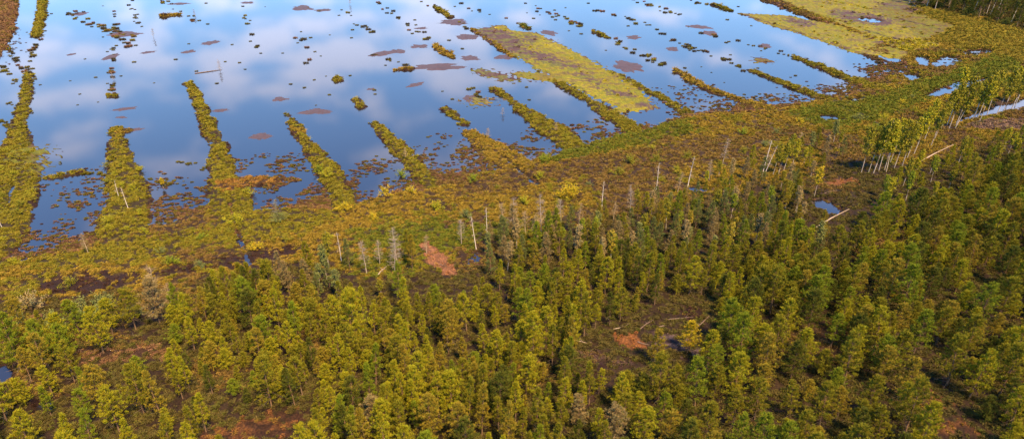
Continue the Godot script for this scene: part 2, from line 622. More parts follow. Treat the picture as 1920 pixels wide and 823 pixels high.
	line_brush([[880, 250, 9], [905, 266, 20], [935, 290, 30], [980, 312, 30]], true, GOLD)
	line_brush([[924, 166, 4], [945, 180, 7], [968, 196, 9], [1000, 220, 16], [1035, 243, 26], [1070, 270, 20]], true, OLIVE)
	line_brush([[1002, 130, 3], [1030, 147, 4], [1075, 172, 6], [1115, 196, 10], [1150, 218, 14], [1190, 244, 18]], true, OLIVE)
	line_brush([[888, 55, 3], [925, 80, 3], [955, 100, 6], [962, 106, 5]], true, GOLD)
	line_brush([[1144, 134, 4], [1175, 150, 5], [1210, 168, 5], [1240, 182, 7], [1285, 210, 10]], true, OLIVE)
	line_brush([[1272, 134, 5], [1300, 152, 7], [1340, 172, 8], [1390, 188, 9], [1445, 206, 12]], true, GOLD)
	line_brush([[1408, 132, 3], [1432, 141, 5], [1460, 152, 7], [1500, 167, 8], [1560, 190, 10]], true, OLIVE)
	line_brush([[1482, 104, 2], [1505, 112, 4], [1540, 126, 7], [1590, 146, 12], [1650, 168, 18]], true, OLIVE)
	line_brush([[1335, 8, 2], [1352, 13, 4], [1370, 20, 3]], true, OLIVE)
	line_brush([[815, 13, 2], [830, 22, 3], [845, 32, 3]], true, OLIVE)
	line_brush([[978, 46, 3], [990, 53, 4]], true, GREEN)
	line_brush([[1116, 60, 2], [1130, 66, 4], [1140, 71, 3]], true, OLIVE)
	line_brush([[812, 84, 3], [830, 97, 5], [850, 108, 4]], true, GOLD)
	line_brush([[745, 131, 4], [768, 129, 4]], true, GOLD)
	line_brush([[632, 147, 6], [635, 151, 6]], true, OLIVE)
	line_brush([[667, 187, 4], [676, 200, 5]], true, OLIVE)
	line_brush([[206, 178, 6], [208, 180, 6]], true, OLIVE)
	line_brush([[307, 30, 7], [330, 28, 6]], true, GOLD)
	area_brush([[-60, -20], [34, -20], [30, 20], [26, 60], [10, 90], [-10, 112], [-80, 120]], "land", RUSSET, 3.0)
	# floating carpets of bog moss
	area_brush([[885, 54], [946, 46], [962, 56], [1002, 60], [1046, 80], [1095, 104], [1145, 133], [1185, 158], [1222, 190], [1228, 203], [1164, 211], [1116, 181], [1060, 152], [1000, 127], [960, 101], [922, 78]], "mat", MOSS, 2.5)
	area_brush([[1384, 24], [1420, 26], [1480, 29], [1560, 46], [1640, 76], [1700, 100], [1692, 112], [1600, 98], [1500, 64], [1440, 46]], "mat", MOSS, 2.0)
	area_brush([[1440, -4], [1560, -12], [1800, -6], [1700, 20], [1790, 50], [1740, 76], [1640, 70], [1560, 40]], "mat", MOSS, 2.5)
	area_brush([[1600, 50], [1690, 62], [1780, 70], [1760, 92], [1700, 100], [1640, 78]], "land", MOSS, 2.0)
	area_brush([[1680, -20], [1760, 20], [1920, 60], [2100, 90], [2100, 160], [1850, 100], [1740, 80], [1640, 20]], "tone", OLIVE.lerp(GOLD, 0.4), 3.0)
	area_brush([[1690, 0], [1780, 25], [1850, 36], [1960, 64], [2200, 110], [2200, -60], [1690, -60]], "tone", HEATH.darkened(0.4), 2.0)  # heath darkened: shade behind the far trunks is put into the ground colour
	area_brush(ring(1723, 11, 26, 6, 0.1), "pool", null, 1.0)
	area_brush(ring(1752, 17, 16, 4, 0.1), "pool", null, 1.0)
	area_brush(ring(1010, 143, 110, 16, 0.12), "mat", MOSS.lerp(BROWN, 0.35), 3.0)
	area_brush(ring(905, 190, 60, 18, 0.1), "mat", MOSS.lerp(MUD, 0.5), 5.0)
	area_brush(ring(928, 142, 80, 14, 0.25), "mat", MAROON, 3.0)
	area_brush(ring(1428, 114, 36, 10, 0.1), "mat", BROWN, 3.0)
	area_brush(ring(70, 300, 60, 40, 0.6), "mat", OLIVE, 6.0)
	for k in [[925, 64, 120, 30, 0.35], [960, 90, 60, 12, 0.4], [1110, 150, 40, 7, 0.3], [1140, 175, 30, 6, 0.2], [990, 72, 40, 12, 0.3], [1020, 110, 90, 18, 0.3], [1065, 122, 40, 8, 0.3], [1090, 141, 26, 7, 0.2], [1170, 178, 26, 6, 0.1], [1115, 165, 14, 5, 0.1], [1045, 76, 24, 10, 0.3], [985, 104, 40, 8, 0.3], [1205, 196, 20, 6, 0.1], [1622, 36, 130, 20, 0.16], [1500, 42, 50, 12, 0.2], [1660, 82, 50, 6, 0.1], [1460, 8, 60, 6, 0.2], [1690, 16, 80, 10, 0.2]]:
		area_brush(ring(k[0], k[1], k[2], k[3], k[4]), "tone", MAROON, 4.5)
	for k in [[1100, 165, 90, 14, 0.5], [1160, 195, 90, 16, 0.3], [1640, 98, 80, 12, 0.2], [1040, 88, 60, 12, 0.4]]:
		area_brush(ring(k[0], k[1], k[2], k[3], k[4]), "tone", Color(0.27, 0.225, 0.010), 2.5)
	area_brush(ring(1632, 38, 46, 8, 0.1), "pool", null, 1.0)
	line_brush([[1455, 12, 2], [1500, 22, 3], [1560, 36, 3], [1600, 46, 2]], false)
	line_brush([[1545, 0, 2], [1590, 8, 3], [1630, 18, 2]], false)
	# brown edges of old ditches on the moss
	line_brush([[1620, 58, 1.5], [1670, 72, 2], [1720, 84, 1]], true, PEAT)
	line_brush([[1690, 38, 1.5], [1740, 50, 1.5], [1772, 60, 1]], true, PEAT)
	line_brush([[1390, 26, 1], [1470, 51, 2], [1560, 81, 2], [1640, 108, 3], [1690, 122, 3]], true, BROWN)
	# pools and ditches on the land side
	area_brush([[1612, 118], [1640, 112], [1680, 124], [1672, 134], [1640, 132]], "pool", null)
	area_brush([[1712, 106], [1730, 103], [1748, 110], [1742, 122], [1755, 128], [1790, 124], [1802, 110], [1780, 104], [1762, 106], [1750, 118], [1740, 128], [1722, 122]], "pool", null)
	area_brush([[1795, 102], [1815, 94], [1862, 90], [1866, 100], [1830, 106]], "pool", null)
	area_brush([[1690, 140], [1720, 136], [1732, 146], [1710, 152]], "pool", null)
	area_brush([[1728, 180], [1760, 166], [1800, 152], [1850, 146], [1846, 156], [1800, 172], [1760, 184]], "pool", null)
	area_brush([[1780, 234], [1820, 214], [1870, 200], [1930, 182], [2000, 170], [2000, 190], [1930, 202], [1870, 214], [1820, 226]], "pool", null)
	area_brush(ring(1904, 136, 40, 8, -0.2), "pool", null)
	area_brush(ring(1555, 221, 40, 14, 0.05), "pool", null)
	area_brush(ring(1280, 255, 20, 7, -0.2), "pool", null)
	area_brush(ring(1610, 187, 50, 8, -0.2), "pool", null)
	line_brush([[428, 380, 3], [438, 420, 3.4], [448, 450, 3.4], [460, 480, 3.6], [468, 500, 3.4]], false)
	line_brush([[16, 392, 3], [18, 362, 4], [25, 349, 3]], false)
	line_brush([[945, 296, 4], [975, 322, 4], [1005, 345, 4]], false)
	area_brush([[874, 484], [895, 474], [906, 486], [902, 502], [880, 500]], "pool", PEAT)
	area_brush([[1524, 374], [1545, 372], [1576, 390], [1578, 404], [1556, 402], [1530, 388]], "pool", MUD, 1.0)
	area_brush(ring(1312, 357, 50, 10, 0.1), "pool", MUD, 1.0)
	area_brush(ring(2, 702, 44, 34), "pool", PEAT)
	area_brush(ring(82, 762, 34, 24), "pool", PEAT)
	area_brush([[1100, 660], [1150, 690], [1140, 740], [1100, 790], [1085, 770], [1120, 720]], "tone", PEAT, 1.0)
	# bare peat and mud
	area_brush([[780, 461], [804, 458], [836, 482], [862, 518], [836, 522], [806, 498]], "tone", Color(0.30, 0.13, 0.055), 0.5)
	area_brush(ring(1585, 345, 66, 14, -0.1), "tone", ORANGE, 1.5)
	area_brush([[1150, 632], [1180, 628], [1216, 648], [1210, 664], [1170, 654]], "tone", ORANGE, 1.0)
	area_brush([[1220, 625], [1262, 632], [1312, 660], [1300, 676], [1262, 664], [1230, 650]], "tone", MUD, 1.0)
	area_brush([[1092, 660], [1120, 660], [1150, 680], [1190, 684], [1180, 700], [1130, 690], [1100, 680]], "tone", MAROON.darkened(0.3), 1.0)
	area_brush([[1270, 590], [1310, 580], [1320, 596], [1290, 606]], "tone", PEAT, 1.0)
	area_brush([[1700, 700], [1722, 716], [1780, 760], [1836, 830], [1740, 830], [1716, 760]], "tone", Color(0.135, 0.058, 0.020), 2.0)
	area_brush([[380, 830], [440, 796], [520, 776], [575, 780], [560, 812], [520, 840]], "tone", Color(0.135, 0.058, 0.020), 2.0)
	area_brush([[1800, 240], [1850, 226], [1930, 224], [1930, 244], [1860, 246]], "tone", RUSSET.lightened(0.04), 1.5)
	area_brush([[-20, 640], [60, 590], [70, 606], [0, 660]], "tone", RUSSET, 1.0)

# dark raw peat between the hummocks, as the shore shows it
func bare_gap(x: float, z: float) -> bool:
	var at := cell_at(x, z)
	var c := tone[at]
	if mat[at] > 0.1 or c.r > 0.215:
		return false
	var limit := -0.10
	if c == GREEN or c == MOSS or z < -200.0:
		limit = -0.32
	elif c == BROWN or c == HEATH:
		limit = 0.0
	return noise_b.get_noise_2d(x * 0.75 + 70.0, z * 1.1) + 0.35 * noise_a.get_noise_2d(x + 20.0, z) < limit

func lay_ground() -> void:
	var rows := PackedFloat32Array([2500.0, 600.0, 150.0, 20.0, -15.0, -28.0])
	var z := -34.0
	while z > -352.0:
		rows.append(z)
		z *= 1.0052
	for far in [-370.0, -420.0, -520.0, -700.0, -1100.0, -2000.0, -4000.0]:
		rows.append(far)
	var cols := PackedFloat32Array([-40.0, -12.0, -5.0, -2.4, -1.6, -1.25])
	var fine := 760
	for k in fine + 1:
		cols.append(-1.1 + 2.2 * k / fine)
	for far in [1.25, 1.6, 2.4, 5.0, 12.0, 40.0]:
		cols.append(far)
	var v := PackedVector3Array()
	var c := PackedColorArray()
	var idx := PackedInt32Array()
	var nc := cols.size()
	for j in rows.size():
		var rz := rows[j]
		var wide := 0.78 * maxf(-rz, 30.0) + 10.0
		for i in nc:
			var x := cols[i] * wide
			var y := height(x, rz)
			v.append(Vector3(x, y, rz))
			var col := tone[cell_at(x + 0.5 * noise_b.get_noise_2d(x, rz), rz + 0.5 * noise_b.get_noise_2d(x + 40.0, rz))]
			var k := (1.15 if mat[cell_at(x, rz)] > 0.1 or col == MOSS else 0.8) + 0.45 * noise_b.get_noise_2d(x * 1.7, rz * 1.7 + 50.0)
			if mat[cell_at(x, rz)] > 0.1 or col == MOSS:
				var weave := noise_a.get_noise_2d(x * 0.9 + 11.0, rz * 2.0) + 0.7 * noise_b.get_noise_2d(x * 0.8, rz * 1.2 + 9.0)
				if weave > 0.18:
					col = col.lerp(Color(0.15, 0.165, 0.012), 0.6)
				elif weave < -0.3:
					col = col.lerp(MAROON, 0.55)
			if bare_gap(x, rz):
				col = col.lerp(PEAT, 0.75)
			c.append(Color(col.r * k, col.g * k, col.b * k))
	for j in rows.size() - 1:
		for i in nc - 1:
			var a := j * nc + i
			idx.append_array(PackedInt32Array([a, a + nc, a + 1, a + 1, a + nc, a + nc + 1]))
	var normals := PackedVector3Array()
	normals.resize(v.size())
	for j in rows.size():
		for i in nc:
			var a := j * nc + i
			var e := v[a + 1] if i < nc - 1 else v[a]
			var w := v[a - 1] if i > 0 else v[a]
			var s := v[a - nc] if j > 0 else v[a]
			var f := v[a + nc] if j < rows.size() - 1 else v[a]
			normals[a] = (s - f).cross(e - w).normalized()
			if normals[a].y < 0.0:
				normals[a] = -normals[a]
	var arrays := []
	arrays.resize(Mesh.ARRAY_MAX)
	arrays[Mesh.ARRAY_VERTEX] = v
	arrays[Mesh.ARRAY_NORMAL] = normals
	arrays[Mesh.ARRAY_COLOR] = c
	arrays[Mesh.ARRAY_INDEX] = idx
	var mesh := ArrayMesh.new()
	mesh.add_surface_from_arrays(Mesh.PRIMITIVE_TRIANGLES, arrays)
	var m := matte("bog ground", Color(1, 1, 1), 0.85)
	m.albedo_texture = speckle(0.03, 0.45, 1.0, 3)
	m.uv1_triplanar = true
	m.uv1_world_triplanar = true
	m.uv1_scale = Vector3(0.23, 0.23, 0.23)
	var o := part("ground", mesh, m, self)
	o.set_meta("kind", "structure")

func lay_water() -> void:
	var plane := PlaneMesh.new()
	plane.size = Vector2(9000, 9000)
	plane.subdivide_width = 300
	plane.subdivide_depth = 300
	var m := StandardMaterial3D.new()
	m.resource_name = "peat water"
	m.albedo_color = lin(0.012, 0.010, 0.010)
	m.roughness = 0.035
	m.metallic_specular = 0.5
	var o := part("water", plane, m, self)
	o.set_meta("kind", "structure")

func scatter(called: String, label: String, category: String, mesh: Mesh, m: Material, places: Array) -> void:
	if places.is_empty():
		return
	var mm := MultiMesh.new()
	mm.transform_format = MultiMesh.TRANSFORM_3D
	mm.use_colors = true
	mm.mesh = mesh
	mm.instance_count = places.size()
	for k in places.size():
		mm.set_instance_transform(k, places[k][0])
		mm.set_instance_color(k, places[k][1])
	var o := MultiMeshInstance3D.new()
	o.name = called
	o.multimesh = mm
	o.material_override = m
	tag(o, label, category)
	o.set_meta("kind", "stuff")
	add_child(o)

func grow_cover() -> void:
	var leaf := matte("sedge and heath", Color(1, 1, 1), 0.9, true)
	var sedge := []
	var cushions := []
	var sprigs := []
	var debris := []
	rng.seed = 77
	for k in 380000:
		var z := -72.0 * pow(220.0 / 72.0, rng.randf())
		var x := rng.randf_range(-1.0, 1.0) * (0.79 * -z + 12.0)
		var l := land_at(x, z)
		if l > 0.6 or height(x, z) > 0.15:
			continue
		var from_shore := shore[cell_at(x, z)]
		if from_shore < -16.0 and l < -1.6:
			continue
		var patch := noise_a.get_noise_2d(x * 0.6 + 300.0, z * 0.6) + 0.6 * noise_b.get_noise_2d(x, z + 33.0)
		if from_shore > 0.0:
			from_shore = l * 4.0 - 3.0
		var want := patch * 9.0 + from_shore * 0.75 + (5.0 if l > -2.0 else 3.6)
		if want < rng.randf_range(0.0, 9.0):
			continue
		var size := rng.randf_range(0.3, 0.85) * (1.0 if z > -140.0 else 1.3)
		var t := Transform3D(Basis(Vector3.UP, rng.randf() * TAU).scaled(Vector3(size * 1.3, size * 0.6, size)), Vector3(x, 0.0, z))
		debris.append([t, [RUSSET, BROWN, RUSSET.darkened(0.4), OLIVE.darkened(0.3)][rng.randi() % 4] * rng.randf_range(0.5, 1.1)])
	# the belts of drowned heath that the photograph shows off the ends of the ridges
	for a in [[170, 390, 70, 46, 420], [190, 335, 50, 26, 110], [215, 430, 80, 26, 380], [110, 450, 60, 22, 160], [320, 385, 70, 24, 420], [300, 345, 50, 16, 90], [390, 360, 40, 24, 180], [540, 345, 70, 26, 430], [520, 305, 60, 18, 170], [580, 372, 60, 16, 300], [690, 312, 46, 14, 150], [680, 345, 60, 14, 280], [790, 295, 50, 20, 190], [850, 330, 50, 14, 260], [880, 285, 50, 22, 300], [960, 290, 50, 18, 240], [1010, 255, 40, 12, 110], [1110, 250, 50, 12, 170], [830, 262, 30, 14, 60], [1080, 262, 40, 14, 160], [1340, 195, 70, 10, 190], [1280, 175, 50, 16, 130], [1480, 185, 60, 10, 150], [1560, 165, 60, 12, 150], [1640, 125, 50, 10, 130], [20, 80, 22, 40, 160], [60, 340, 40, 30, 60], [455, 320, 50, 26, 120], [1730, 135, 60, 12, 130], [1780, 112, 50, 8, 70]]:
		for q in a[4]:
			var p := ground(a[0] + rng.randfn(0.0, 0.5) * a[2], a[1] + rng.randfn(0.0, 0.5) * a[3])
			if height(p.x, p.y) > 0.06 or noise_a.get_noise_2d(p.x * 1.6, p.y * 1.6 + 44.0) < -0.12:
				continue
			var size := rng.randf_range(0.25, 0.85)
			debris.append([Transform3D(Basis(Vector3.UP, rng.randf() * TAU).scaled(Vector3(size * 1.4, size * 0.6, size)), Vector3(p.x, 0.0, p.y)), [RUSSET, BROWN, RUSSET.darkened(0.4), OLIVE.darkened(0.2)][rng.randi() % 4] * rng.randf_range(0.45, 1.0)])
	for k in 520000:
		var z := -40.0 * pow(330.0 / 40.0, sqrt(rng.randf()) if k % 2 == 0 else rng.randf())
		var x := rng.randf_range(-1.0, 1.0) * (0.79 * -z + 12.0)
		var h := height(x, z)
		if h < 0.012:
			continue
		var at := cell_at(x, z)
		var col := tone[at]
		if col == PEAT or mat[at] > 0.1 or col == MOSS or col == MAROON:
			if rng.randf() < (0.8 if mat[at] < 0.1 else 0.992):
				continue
		if col == MUD or col.r > 0.1 and col.r > 2.2 * col.g:
			if rng.randf() < 0.9:
				continue
		if bare_gap(x, z) and rng.randf() < 0.9:
			continue
		var far := clampf(-z / 130.0, 0.75, 1.9)
		var tint := col * rng.randf_range(0.7, 1.45)
		if rng.randf() < 0.25:
			tint = tint.lerp(GOLD, 0.15 if col == HEATH else 0.5)
		elif rng.randf() < 0.2:
			tint = tint.lerp(GREEN, 0.5)
		var size := rng.randf_range(0.4, 0.95) * far * (0.5 if h < 0.06 else 1.0)
		var t := Transform3D(Basis(Vector3.UP, rng.randf() * TAU).scaled(Vector3(size, size * rng.randf_range(0.7, 1.2), size)), Vector3(x, h, z))
		var pick := rng.randf()
		if pick < 0.45:
			cushions.append([t, tint])
		elif pick < 0.9:
			sedge.append([t, tint])
		else:
			sprigs.append([t, tint])
	print("cover ", sedge.size(), " ", cushions.size(), " ", sprigs.size())
	scatter("sedge_grass", "golden and olive sedge grass covering the ridges and the shore", "grass", make_tussock(1, 0.6, 0.42, 30), leaf, sedge)
	scatter("drowned_undergrowth", "scattered russet tufts of drowned heath along the water edge", "undergrowth", make_cushion(5, 0.42, 0.30, 46), leaf, debris)
	scatter("heath_undergrowth", "low cushions of heath and moss between the tussocks", "undergrowth", make_cushion(2, 0.42, 0.30, 46), leaf, cushions)
	scatter("sapling_undergrowth", "scattered knee-high saplings among the sedge", "undergrowth", make_tussock(4, 0.35, 0.85, 26), leaf, sprigs)

# ------------------------------------------------------------------ trees
func free_of(p: Vector2) -> bool:
	for poly in kept_clear:
		if Geometry2D.is_point_in_polygon(p, poly):
			return false
	return true

func plant(kind: String, u: float, v: float, tall: float, hue: String, lean := 0.0, note := "") -> void:
	var g := ground(u, v)
	trees.append({"kind": kind, "x": g.x, "z": g.y, "tall": tall, "hue": hue, "yaw": rng.randf() * TAU, "lean": lean, "variant": rng.randi(), "note": note})

const HUES := {
	"yellow-green": Color(0.225, 0.205, 0.008), "olive": Color(0.155, 0.140, 0.008), "fresh green": Color(0.140, 0.165, 0.008), "dark green": Color(0.075, 0.080, 0.008),
	"bronze": Color(0.210, 0.160, 0.014), "golden": Color(0.34, 0.25, 0.010), "grey-green": Color(0.125, 0.135, 0.034), "tan": Color(0.21, 0.155, 0.06), "grey": Color(0.28, 0.22, 0.15), "white": Color(0.55, 0.50, 0.42),
}

func stand(px: Array, gap: float, low: float, high: float, hues: Array, kinds: Array, limit := 2000) -> void:
	var poly := outline(px)
	var lo := poly[0]
	var hi := poly[0]
	for q in poly:
		lo = lo.min(q)
		hi = hi.max(q)
	var tries := int((hi.x - lo.x) * (hi.y - lo.y) / (gap * gap) * 6.0)
	var made := 0
	for k in tries:
		var p := Vector2(rng.randf_range(lo.x, hi.x), rng.randf_range(lo.y, hi.y))
		if not Geometry2D.is_point_in_polygon(p, poly) or not free_of(p) or height(p.x, p.y) < 0.08:
			continue
		var near := seen_at(Vector3(p.x, 0, p.y))
		if near.x < -90 or near.x > 2010 or near.y > 990:
			continue
		var need := gap * rng.randf_range(0.7, 1.5) * (1.0 - 0.45 * noise_c.get_noise_2d(p.x * 2.0, p.y * 2.0))
		var ok := true
		for t in trees:
			if absf(t.x - p.x) < need and absf(t.z - p.y) < need and Vector2(t.x, t.z).distance_to(p) < need:
				ok = false
				break
		if not ok:
			continue
		var grove := noise_c.get_noise_2d(p.x * 1.6 + 200.0, p.y * 1.6)
		var tall := lerpf(low, high, clampf(rng.randf() * 0.85 + 0.1 + grove * 0.6, 0.0, 1.0))
		trees.append({"kind": kinds[rng.randi() % kinds.size()], "x": p.x, "z": p.y, "tall": tall, "hue": hues[rng.randi() % hues.size()], "yaw": rng.randf() * TAU, "lean": rng.randf_range(-0.05, 0.05), "variant": rng.randi(), "note": ""})
		made += 1
		if made >= limit:
			break

func plant_woods() -> void:
	rng.seed = 4242
	for px in [
		[[765, 455], [810, 450], [850, 480], [905, 465], [920, 500], [915, 560], [890, 590], [830, 580], [780, 530]],
		[[1080, 650], [1180, 600], [1260, 570], [1340, 560], [1340, 600], [1320, 690], [1310, 740], [1200, 740], [1150, 760], [1080, 720]],
		[[1140, 740], [1180, 740], [1130, 830], [1090, 830], [1100, 780]],
		[[1690, 680], [1720, 690], [1790, 740], [1860, 830], [1960, 960], [1760, 960], [1720, 830], [1700, 760]],
		[[380, 860], [400, 780], [500, 755], [600, 780], [600, 890], [380, 900]],
		[[1500, 355], [1580, 350], [1620, 380], [1610, 440], [1560, 470], [1510, 450], [1500, 400]],
		[[-60, 660], [50, 680], [60, 760], [-60, 770]], [[120, 640], [330, 620], [330, 690], [150, 720]], [[620, 510], [760, 500], [800, 560], [640, 560]],
		[[1540, 330], [1680, 330], [1640, 400], [1550, 380]], [[1720, 290], [1920, 225], [1920, 270], [1740, 330]],
		[[1400, 370], [1470, 365], [1470, 395], [1400, 400]],
	]:
		kept_clear.append(outline(px))
	# bleached stems that stand out one by one: kind, foot in the photograph, height
	for t in [
		["dead_tree", 640, 494, 5.6, "white", -0.06], ["dead_tree", 745, 505, 6.0, "grey", 0.0], ["dead_tree", 688, 520, 5.0, "grey", -0.04], ["dead_tree", 712, 500, 4.2, "grey", 0.0], ["dead_tree", 893, 470, 6.4, "white", -0.05], ["dead_tree", 914, 452, 4.6, "white", 0.0],
		["dead_tree", 1128, 400, 5.2, "white", 0.03], ["dead_tree", 1229, 376, 5.8, "white", 0.03], ["dead_tree", 1290, 352, 5.6, "white", 0.1], ["dead_tree", 1428, 338, 7.0, "white", 0.12], ["dead_tree", 1434, 330, 6.0, "white", 0.14], ["dead_tree", 1355, 312, 4.6, "grey", 0.05],
		["dead_tree", 1015, 440, 5.8, "grey", 0.0], ["dead_tree", 962, 436, 5.2, "grey", 0.02], ["dead_tree", 945, 440, 5.4, "tan", 0.0], ["dead_tree", 985, 452, 4.8, "tan", 0.02], ["dead_tree", 1052, 420, 4.4, "grey", 0.0], ["dead_tree", 1182, 402, 4.6, "grey", 0.02], ["dead_tree", 1150, 415, 3.8, "tan", 0.0],
		["dead_tree", 865, 462, 4.8, "grey", 0.0], ["dead_tree", 740, 516, 5.2, "grey", 0.03], ["dead_tree", 305, 600, 6.8, "tan", 0.0], ["dead_tree", 325, 590, 5.4, "tan", 0.04], ["dead_tree", 240, 395, 3.4, "white", -0.12], ["dead_tree", 222, 372, 2.8, "white", -0.10], ["dead_tree", 3, 430, 3.4, "white", -0.14], ["dead_tree", 165, 478, 3.2, "tan", -0.1],
		["dead_tree", 1495, 296, 4.6, "tan", 0.1], ["dead_tree", 1330, 340, 3.8, "grey", 0.04], ["dead_tree", 1270, 366, 3.6, "tan", 0.04], ["dead_tree", 1085, 425, 3.8, "tan", 0.0], ["dead_tree", 800, 480, 3.6, "tan", 0.0], ["dead_tree", 760, 300, 2.2, "tan", 0.0], ["dead_tree", 520, 410, 3.0, "grey-green", 0.0],
		["dead_tree", 1042, 250, 2.4, "tan", 0.0], ["dead_tree", 916, 262, 2.4, "tan", 0.0], ["dead_tree", 286, 70, 3.2, "grey", 0.05], ["dead_tree", 412, 133, 3.6, "grey", -0.05], ["dead_tree", 212, 150, 2.6, "grey", 0.0], ["dead_tree", 365, 30, 3.4, "grey", -0.1], ["dead_tree", 655, 8, 3.4, "grey", 0.0], ["dead_tree", 942, 215, 1.8, "grey", 0.0],
	]:
		plant(t[0], t[1], t[2], t[3] * rng.randf_range(0.8, 1.15), t[4], t[5] + rng.randf_range(-0.09, 0.09))
	# birches on the right bank
	for t in [
		[1768, 246, 8.0, 0.04], [1776, 243, 9.5, 0.10], [1783, 240, 8.6, 0.06], [1788, 244, 10.5, 0.16], [1797, 238, 9.0, 0.10], [1822, 232, 8.0, 0.12], [1838, 224, 8.5, 0.10], [1852, 220, 8.0, 0.06], [1866, 214, 8.4, 0.10], [1880, 210, 8.0, 0.06], [1898, 206, 9.0, 0.12], [1912, 200, 8.6, 0.08], [1846, 236, 7.4, 0.05], [1830, 214, 7.0, 0.05], [1890, 196, 8.0, 0.08],
		[1612, 326, 8.2, 0.06], [1630, 330, 7.6, 0.06], [1642, 328, 8.0, 0.08], [1655, 330, 7.4, 0.06], [1668, 326, 7.6, 0.04], [1678, 322, 7.2, 0.08], [1690, 320, 7.0, 0.05], [1648, 318, 8.4, 0.05], [1664, 314, 8.0, 0.08], [1716, 292, 7.6, 0.16], [1742, 276, 7.2, 0.12], [1730, 270, 6.8, 0.08], [1700, 300, 6.6, 0.06], [1752, 262, 6.4, 0.08],
		[1460, 330, 6.0, 0.1], [1470, 318, 5.6, 0.1], [1448, 326, 5.6, 0.08], [1484, 322, 5.2, 0.06],
	]:
		plant("birch_tree", t[0] + rng.randfn(0.0, 4.0), t[1] + rng.randfn(0.0, 3.0), t[2] * rng.randf_range(1.0, 1.35), ["olive", "olive", "yellow-green"][rng.randi() % 3], t[3] + rng.randf_range(-0.06, 0.06))
	plant("birch_tree", 1527, 372, 5.6, "golden", 0.03)
	plant("broad_pine_tree", 300, 612, 6.4, "tan")
	for t in [[1150, 846, 5.0, "tan"], [700, 822, 4.6, "tan"], [860, 846, 5.4, "bronze"], [1290, 668, 4.0, "golden"], [1085, 812, 4.2, "tan"], [1230, 690, 4.6, "bronze"], [40, 700, 7.0, "fresh green"], [120, 668, 5.0, "yellow-green"], [195, 668, 6.0, "yellow-green"], [140, 720, 5.0, "olive"], [1000, 690, 6.6, "yellow-green"], [670, 662, 7.6, "yellow-green"], [660, 700, 6.0, "olive"], [510, 770, 6.2, "olive"], [270, 780, 6.0, "olive"]]:
		plant("broad_pine_tree", t[0], t[1], t[2], t[3])
	plant("birch_tree", 305, 352, 2.2, "golden")
	# tall dark trees along the far bank, seen to their feet
	for k in 84:
		var f := rng.randf()
		var u := 1690.0 + f * 330.0
		var edge := 7.0 + f * 74.0
		plant(["broad_pine_tree", "pine_tree", "willow_bush"][k % 3], u, edge - 2.0 - rng.randf() * rng.randf() * 50.0, [rng.randf_range(4.0, 9.0), rng.randf_range(9.0, 14.0), rng.randf_range(2.0, 3.4)][k % 3], "dark green", 0.04)
	for a in [[1706, 8], [1716, 6], [1738, 16], [1754, 19], [1808, 22], [1826, 26], [1850, 30], [1856, 34], [1896, 46], [1920, 52], [1780, 12], [1872, 22]]:
		plant("birch_tree", a[0], a[1], rng.randf_range(13.0, 17.0), "dark green", rng.randf_range(0.04, 0.12))
	# willow bushes at the edge of the wood
	for t in [[105, 618, 2.6, "grey-green"], [165, 600, 3.2, "grey-green"], [195, 582, 2.6, "grey-green"], [60, 585, 2.8, "tan"], [40, 615, 2.2, "grey-green"], [45, 560, 1.8, "olive"], [525, 420, 2.0, "grey-green"], [440, 420, 2.4, "yellow-green"], [752, 330, 1.9, "fresh green"], [888, 345, 1.8, "fresh green"], [723, 368, 2.0, "golden"], [770, 365, 1.6, "golden"], [645, 400, 2.0, "golden"], [1060, 375, 2.8, "golden"], [1075, 372, 2.6, "golden"], [1180, 310, 2.2, "olive"], [1020, 305, 2.0, "fresh green"], [465, 365, 1.8, "yellow-green"], [615, 335, 2.0, "yellow-green"], [600, 325, 1.8, "fresh green"], [250, 360, 1.6, "yellow-green"], [1290, 300, 1.8, "olive"], [1395, 290, 1.6, "olive"], [1640, 250, 2.6, "fresh green"], [1660, 240, 2.4, "olive"], [390, 560, 2.0, "olive"], [250, 600, 1.8, "grey-green"]]:
		plant("willow_bush", t[0], t[1], t[2], t[3])
	var mixed := ["yellow-green", "yellow-green", "olive", "olive", "fresh green", "bronze", "olive", "yellow-green", "dark green"]
	# big crowns on the right
	stand([[1060, 1000], [1180, 780], [1340, 640], [1430, 560], [1540, 500], [1640, 430], [1760, 390], [1880, 330], [2050, 290], [2050, 1010]], 2.15, 2.6, 6.6, ["yellow-green", "olive", "olive", "fresh green", "bronze", "dark green"], ["broad_pine_tree"])
	# closed stand in the middle
	stand([[330, 600], [500, 560], [640, 590], [760, 590], [880, 570], [930, 545], [1060, 530], [1200, 510], [1340, 500], [1500, 480], [1540, 520], [1340, 620], [1180, 800], [1060, 1010], [300, 1010]], 1.65, 2.0, 5.9, mixed, ["pine_tree", "pine_tree", "pine_tree", "broad_pine_tree"])
	# open edge on the left
	stand([[-80, 660], [60, 640], [330, 600], [330, 1010], [-80, 1010]], 2.4, 2.8, 6.4, ["yellow-green", "yellow-green", "olive", "fresh green", "bronze"], ["broad_pine_tree", "pine_tree"])
	# young growth between the wood and the shore
	stand([[520, 540], [640, 500], [860, 470], [1000, 440], [1260, 400], [1500, 350], [1560, 400], [1540, 490], [1200, 500], [930, 540], [640, 590], [500, 560]], 2.0, 2.6, 6.0, ["olive", "fresh green", "olive", "grey-green", "bronze", "tan", "tan", "grey-green"], ["young_pine_tree", "young_pine_tree", "young_pine_tree", "birch_tree"])
	stand([[1100, 400], [1300, 345], [1500, 300], [1560, 260], [1600, 300], [1500, 350], [1260, 400]], 2.7, 2.4, 5.2, ["olive", "tan", "grey-green", "olive", "yellow-green"], ["young_pine_tree", "birch_tree"])
